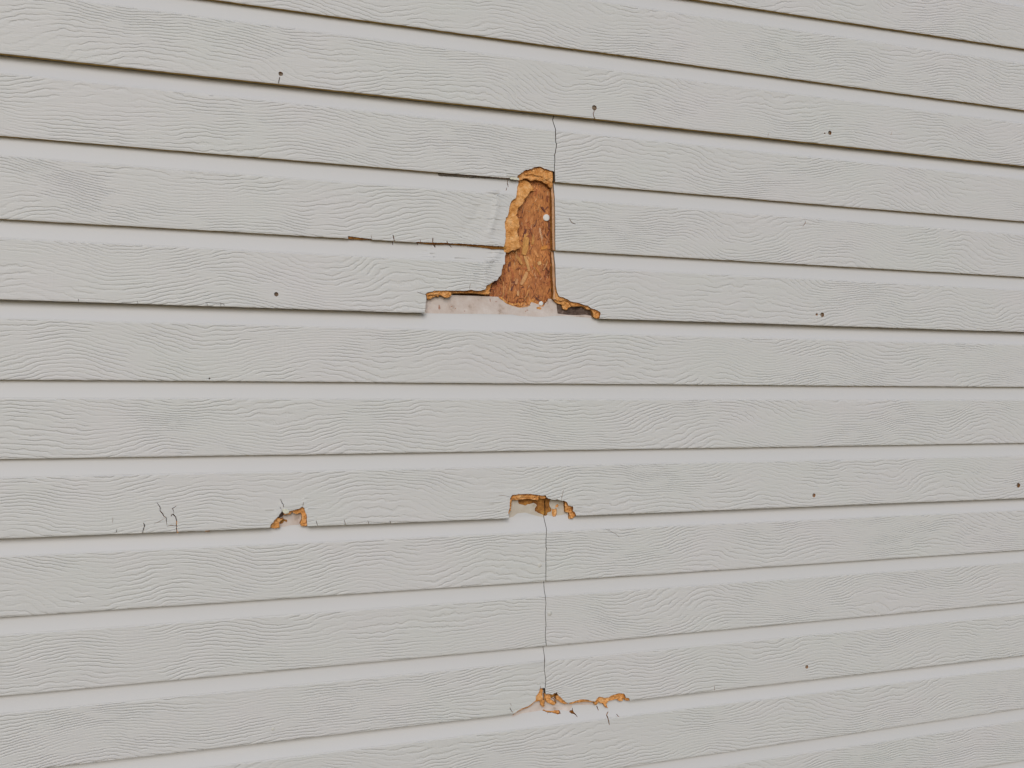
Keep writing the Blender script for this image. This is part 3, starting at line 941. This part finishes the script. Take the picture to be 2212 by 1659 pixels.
# middle notch
core(p2, TC('D', [(355, 300), (375, 240), (470, 212), (620, 198), (800, 192), (960, 212), (1100, 232), (1190, 232), (1200, 285), (1195, 318), (1120, 320), (1060, 322), (1035, 300), (1022, 345), (990, 360),
                 (900, 352), (850, 340), (780, 332), (700, 332), (620, 345), (520, 352), (410, 358), (380, 340)]), 61, 0.0042, amp=0.0016, freq=260)
core(p2, TC('D', [(350, 290), (500, 240), (700, 235), (900, 245), (1020, 265), (1010, 300), (880, 300), (740, 275), (600, 290), (480, 300), (400, 320)]), 62, 0.0024, amp=0.0012, freq=260)
core(p2, TC('D', [(320, 560), (330, 400), (350, 320), (405, 345), (400, 400), (388, 500), (370, 590), (340, 660), (300, 710), (290, 640)]), 63, 0.0045, amp=0.0012, freq=260)
core(p2, TC('D', [(1628, 372), (1690, 400), (1700, 460), (1800, 480), (1812, 600), (1870, 660), (1885, 728), (1835, 772), (1790, 790), (1765, 760), (1745, 715), (1738, 650), (1650, 632),
                 (1640, 500)]), 64, 0.0040, amp=0.0018, freq=240)
core(p2, TC('D', [(1735, 735), (1790, 700), (1835, 760), (1800, 790), (1745, 805)]), 65, 0.0070, amp=0.0008)

# small notch
core(p2, TC('E', [(200, 1340), (210, 1240), (330, 1120), (390, 1020), (480, 920), (560, 930), (680, 1000), (770, 960), (760, 1000), (700, 1050), (640, 1080), (600, 1150), (590, 1240), (625, 1320), (600, 1365), (400, 1385), (250, 1370)]), 71, 0.0036, amp=0.0012, freq=240)
core(p2, TC('E', [(770, 760), (880, 770), (980, 730), (1000, 660), (1180, 605), (1440, 545), (1480, 490), (1580, 470), (1660, 640), (1730, 800), (1750, 900), (1745, 1100), (1760, 1290), (1600, 1312), (1500, 1292),
                 (1460, 1180), (1500, 1090), (1530, 1000), (1540, 880), (1500, 755), (1450, 750), (1370, 782), (1290, 800), (1200, 760), (1140, 722), (1090, 765), (1050, 820), (900, 825),
                 (800, 850)]), 72, 0.0040, amp=0.0014, freq=240)
slab('paint_flake', p2, TC('E', [(700, 560), (740, 545), (900, 560), (980, 620), (985, 700), (960, 725), (870, 755), (790, 745), (730, 690), (695, 610)]), -0.0012, 0.0008, FLAP, 5, 0.0002, edge=0.0003)
core(p2, TC('E', [(560, 890), (620, 740), (740, 730), (800, 800), (760, 900), (650, 940)]), 73, 0.0075, mat=MILDEW, side=MILDEW, amp=0.001)
# split beside it, opened to the core
core(p2, TC('G', [(935, 640), (985, 690), (1000, 760), (1015, 830), (1030, 900), (1015, 950), (962, 975), (958, 800)]), 74, -0.0003, back=0.002, amp=0.0002, mat=CORE)
core(p2, TC('G', [(1700, 935), (1725, 895), (1760, 868), (1805, 905), (1815, 930)]), 75, -0.0004, back=0.004, amp=0.0002, mat=CHIP)

# lowest hole
core(p3l, TC('F', [(145, 580), (145, 545), (280, 450), (440, 370), (510, 320), (560, 300), (625, 330), (600, 360), (560, 350), (490, 368), (440, 425), (400, 450), (300, 490), (220, 525), (160, 565)]), 81, 0.0048, amp=0.0012, freq=240)
core(p3l, TC('F', [(505, 320), (500, 255), (545, 210), (562, 160), (575, 135), (618, 138), (615, 250), (622, 330), (560, 335)]), 82, 0.0030, amp=0.0008)
core(p3l, TC('F', [(590, 350), (650, 340), (655, 465), (625, 450), (598, 430)]), 83, 0.0070, amp=0.001)
core(p3r, TC('F', [(655, 235), (720, 225), (760, 260), (760, 330), (830, 375), (842, 410), (800, 425), (740, 400), (690, 370), (668, 300), (655, 440)]), 84, 0.0060, amp=0.0014, freq=240)
core(p3r, TC('F', [(770, 235), (850, 225), (830, 290), (790, 320), (835, 345), (845, 410), (870, 395), (830, 330), (780, 320), (755, 275)]), 85, 0.0085, mat=CHIP, amp=0.001)
core(p3r, TC('F', [(865, 245), (900, 262), (950, 310), (1000, 360), (1035, 388), (985, 392), (920, 375), (880, 345), (835, 320), (835, 270)]), 86, 0.0036, amp=0.0012, freq=240)
core(p3r, TC('F', [(1035, 395), (1080, 355), (1220, 305), (1350, 312), (1475, 345), (1470, 365), (1400, 365), (1320, 362), (1200, 372), (1090, 398)]), 87, 0.0044, amp=0.0012, freq=240)
core(p3r, TC('F', [(1465, 395), (1480, 340), (1540, 262), (1620, 278), (1700, 272), (1740, 242), (1870, 202), (1955, 218), (1980, 290), (2035, 288), (2042, 335), (1985, 345), (1955, 310), (1930, 345),
                  (1870, 350), (1835, 312), (1750, 338), (1690, 350), (1665, 400), (1695, 470), (1640, 442), (1615, 392), (1535, 372), (1500, 422)]), 88, 0.0040, amp=0.0016, freq=240)
# bare core where the chips came off the tongues and the band below
core(p3l, TC('D', [(500, 300), (540, 440), (720, 490), (930, 430), (930, 620), (1150, 720), (1155, 250), (500, 250)], 0.0128), 91, 0.0124, mat=CHIP, amp=0.0008, back=0.0155)
core(p3r, TC('D', [(1175, 250), (1175, 720), (1240, 650), (1330, 640), (1310, 480), (1300, 250)], 0.0132), 92, 0.0128, mat=CHIP, amp=0.0006, back=0.0155)
core(p3r, TC('D', [(1380, 430), (1500, 430), (1500, 540), (1450, 545), (1450, 745), (1310, 745), (1300, 530), (1380, 540)], 0.0125), 93, 0.0120, mat=CORE, amp=0.0006, back=0.0155)
core(p4, TC('F', [(590, 465), (900, 465), (900, 555), (590, 555)], 0.0108), 94, 0.0118, mat=CORE, amp=0.0006, back=0.0170)
core(p4, TC('F', [(1020, 430), (1160, 430), (1160, 565), (1020, 565)], 0.0108), 95, 0.0118, mat=CHIP, amp=0.0006, back=0.0170)

for (k, cr, x, y, r) in FLUSH:
    par = {6: p3l, 7: p3r, 8: p3l, 5: p2}[k]
    nail(par, wall(x, y), px_r(x, y, r), 0.0006, NAILP, 0.0009)


# ------------------------------------------------------------------ sheathing behind: rotted strand board
def sheathing():
    verts, faces, cols = [], [], []
    Y = 0.0162
    z0, z1 = 0.28, lap_z(-6, 0) + 0.05

    def quadbox(c, L, w, ang, y, t, col, tilt=0.0, bend=0.0):
        b = len(verts)
        ca, sa = math.cos(ang), math.sin(ang)
        n = 3
        for j in range(n + 1):
            s = (j / n - 0.5)
            ww = w * (1 - 1.2 * s * s) * 0.5
            off = bend * (s * s) * L
            for sg in (-1, 1):
                dx = ca * s * L - sa * (sg * ww + off)
                dz = sa * s * L + ca * (sg * ww + off)
                verts.append((c[0] + dx, y + tilt * s * L - t, c[1] + dz))
                cols.append((*col, 1))
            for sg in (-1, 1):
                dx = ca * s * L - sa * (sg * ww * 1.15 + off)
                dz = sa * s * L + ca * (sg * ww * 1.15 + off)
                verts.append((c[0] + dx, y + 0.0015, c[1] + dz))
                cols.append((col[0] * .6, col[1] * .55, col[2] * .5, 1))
        for j in range(n):
            a = b + j * 4
            faces.append((a, a + 4, a + 5, a + 1))
            faces.append((a + 2, a + 6, a + 4, a))
            faces.append((a + 1, a + 5, a + 7, a + 3))
        faces.append((b, b + 1, b + 3, b + 2))
        e = b + n * 4
        faces.append((e + 1, e, e + 2, e + 3))
    # lumpy face, fine where the hole shows it
    hx0, hz1 = T('B1', [(-60, 0)], Y)[0]
    hx1, hz0 = T('C2', [(1150, 620)], Y)[0]
    from mathutils import noise as mn
    nx, nz = 78, 130
    for j in range(nz + 1):
        for i in range(nx + 1):
            x = hx0 + (hx1 - hx0) * i / nx
            z = hz0 + (hz1 - hz0) * j / nz
            d = mn.noise(Vector((x * 60, z * 40, 1))) * 0.0012 + mn.noise(Vector((x * 220, z * 120, 4))) * 0.0008 + mn.noise(Vector((x * 600, z * 240, 9))) * 0.0005
            e = min(i, nx - i, j, nz - j)
            verts.append((x, Y - 0.0008 - 0.0028 * min(1, e / 14) + (d if e > 0 else 0.002), z))
            t = 0.5 + 0.8 * mn.noise(Vector((x * 130, z * 60, 7)))
            cols.append((0.56 + 0.20 * t, 0.245 + 0.12 * t, 0.085 + 0.06 * t, 1))
    for j in range(nz):
        for i in range(nx):
            a = j * (nx + 1) + i
            faces.append((a, a + 1, a + nx + 2, a + nx + 1))
    # the sheet itself, one big box
    b = len(verts)
    for y in (Y, Y + 0.011):
        for x, z in ((XL - .02, z0), (XR + .02, z0), (XR + .02, z1), (XL - .02, z1)):
            verts.append((x, y + 0.0008, z))
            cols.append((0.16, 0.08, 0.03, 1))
    for f in ((0, 1, 2, 3), (7, 6, 5, 4), (0, 4, 5, 1), (1, 5, 6, 2), (2, 6, 7, 3), (3, 7, 4, 0)):
        faces.append(tuple(b + q for q in f))
    r = random.Random(99)
    pal = [(0.80, 0.41, 0.17), (0.72, 0.33, 0.12), (0.62, 0.24, 0.10), (0.86, 0.54, 0.28), (0.42, 0.16, 0.07), (0.22, 0.09, 0.07), (0.92, 0.68, 0.44)]
    wts = [4, 5, 5, 3, 6, 4, 1.6]
    for _ in range(1900):
        x, z = r.uniform(hx0, hx1), r.uniform(hz0, hz1)
        low = (hz1 - z) / (hz1 - hz0)
        big = r.random()
        L = r.uniform(0.003, 0.010) if big < 0.92 else r.uniform(0.009, 0.020)
        w = r.uniform(0.0003, 0.0009) if big < 0.93 else r.uniform(0.0018, 0.0040)
        ang = r.gauss(math.pi / 2, 0.40) if r.random() < 0.65 else r.uniform(0, math.pi)
        col = r.choices(pal, wts)[0]
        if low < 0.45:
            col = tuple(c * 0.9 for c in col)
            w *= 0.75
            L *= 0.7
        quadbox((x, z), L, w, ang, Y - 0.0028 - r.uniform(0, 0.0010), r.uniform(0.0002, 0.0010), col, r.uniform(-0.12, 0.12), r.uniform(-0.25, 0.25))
    # the few big pale strands that stand out
    for (cx, cz, L, w, a, c0) in ((720, 250, 0.030, 0.0085, 1.45, (0.50, 0.29, 0.10)), (750, 640, 0.022, 0.0045, 1.9, (0.52, 0.33, 0.15)), (690, 960, 0.020, 0.0052, 1.1, (0.56, 0.35, 0.17)),
                                 (580, 560, 0.016, 0.0040, 2.2, (0.44, 0.25, 0.09)), (520, 470, 0.016, 0.0022, 1.5, (0.42, 0.24, 0.11)), (1100, 320, 0.010, 0.0050, 0.3, (0.55, 0.27, 0.07)),
                                 (1130, 700, 0.014, 0.0014, 1.1, (0.55, 0.34, 0.16)), (960, 780, 0.018, 0.0012, 2.2, (0.50, 0.27, 0.07)), (260, 1180, 0.022, 0.0018, 1.55, (0.52, 0.30, 0.12)),
                                 (1000, 640, 0.006, 0.0050, 0.4, (0.62, 0.40, 0.19)), (870, 150, 0.014, 0.0040, 1.5, (0.46, 0.26, 0.09)), (530, 1020, 0.008, 0.0040, 1.3, (0.55, 0.33, 0.17)),
                                 (390, 1120, 0.022, 0.0014, 1.4, (0.48, 0.26, 0.10)), (740, 1290, 0.014, 0.0014, 1.15, (0.54, 0.31, 0.12)), (1050, 180, 0.014, 0.0014, 1.9, (0.55, 0.33, 0.16))):
        quadbox(T('B2', [(cx, cz)], Y)[0], L, w, a, Y - 0.0040, 0.0008, tuple(min(0.9, q * 1.55) for q in c0), 0.05, 0.15)
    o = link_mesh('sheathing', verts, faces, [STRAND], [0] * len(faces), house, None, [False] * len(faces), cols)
    o['label'] = 'dark brown rotted strand board showing through the biggest hole'
    return o


sh = sheathing()
c = T('B1', [(1168, 1195)], 0.0118)[0]
nail(sh, c, px_r(2185, 870, 12.6), 0.0112, NAILW, 0.0004, 'flat white nail head in the brown board')
c = T('C2', [(848, 483)], 0.0108)[0]
nail(sh, c, px_r(2165, 1214, 8.5), 0.0112, NAILW, 0.0004)

# ------------------------------------------------------------------ ground (below the picture) for real bounce light
nx = 40
gv, gf = [], []
for j in range(nx + 1):
    for i in range(nx + 1):
        x, y = -30 + 60 * i / nx, -40 + 60 * j / nx
        gv.append((x, y, 0.05 * math.sin(x * .7) * math.sin(y * .5) - 0.02))
for j in range(nx):
    for i in range(nx):
        a = j * (nx + 1) + i
        gf.append((a, a + 1, a + nx + 2, a + nx + 1))
GR = simple_mat('dry_grass_ground', [(0.3, (0.10, 0.085, 0.05)), (0.6, (0.17, 0.14, 0.085)), (0.8, (0.24, 0.19, 0.12))], 6, 0.02, 30, 0.95)
g = link_mesh('ground', gv, gf, [GR], [0] * len(gf), None, None, [True] * len(gf))
g['kind'] = 'structure'
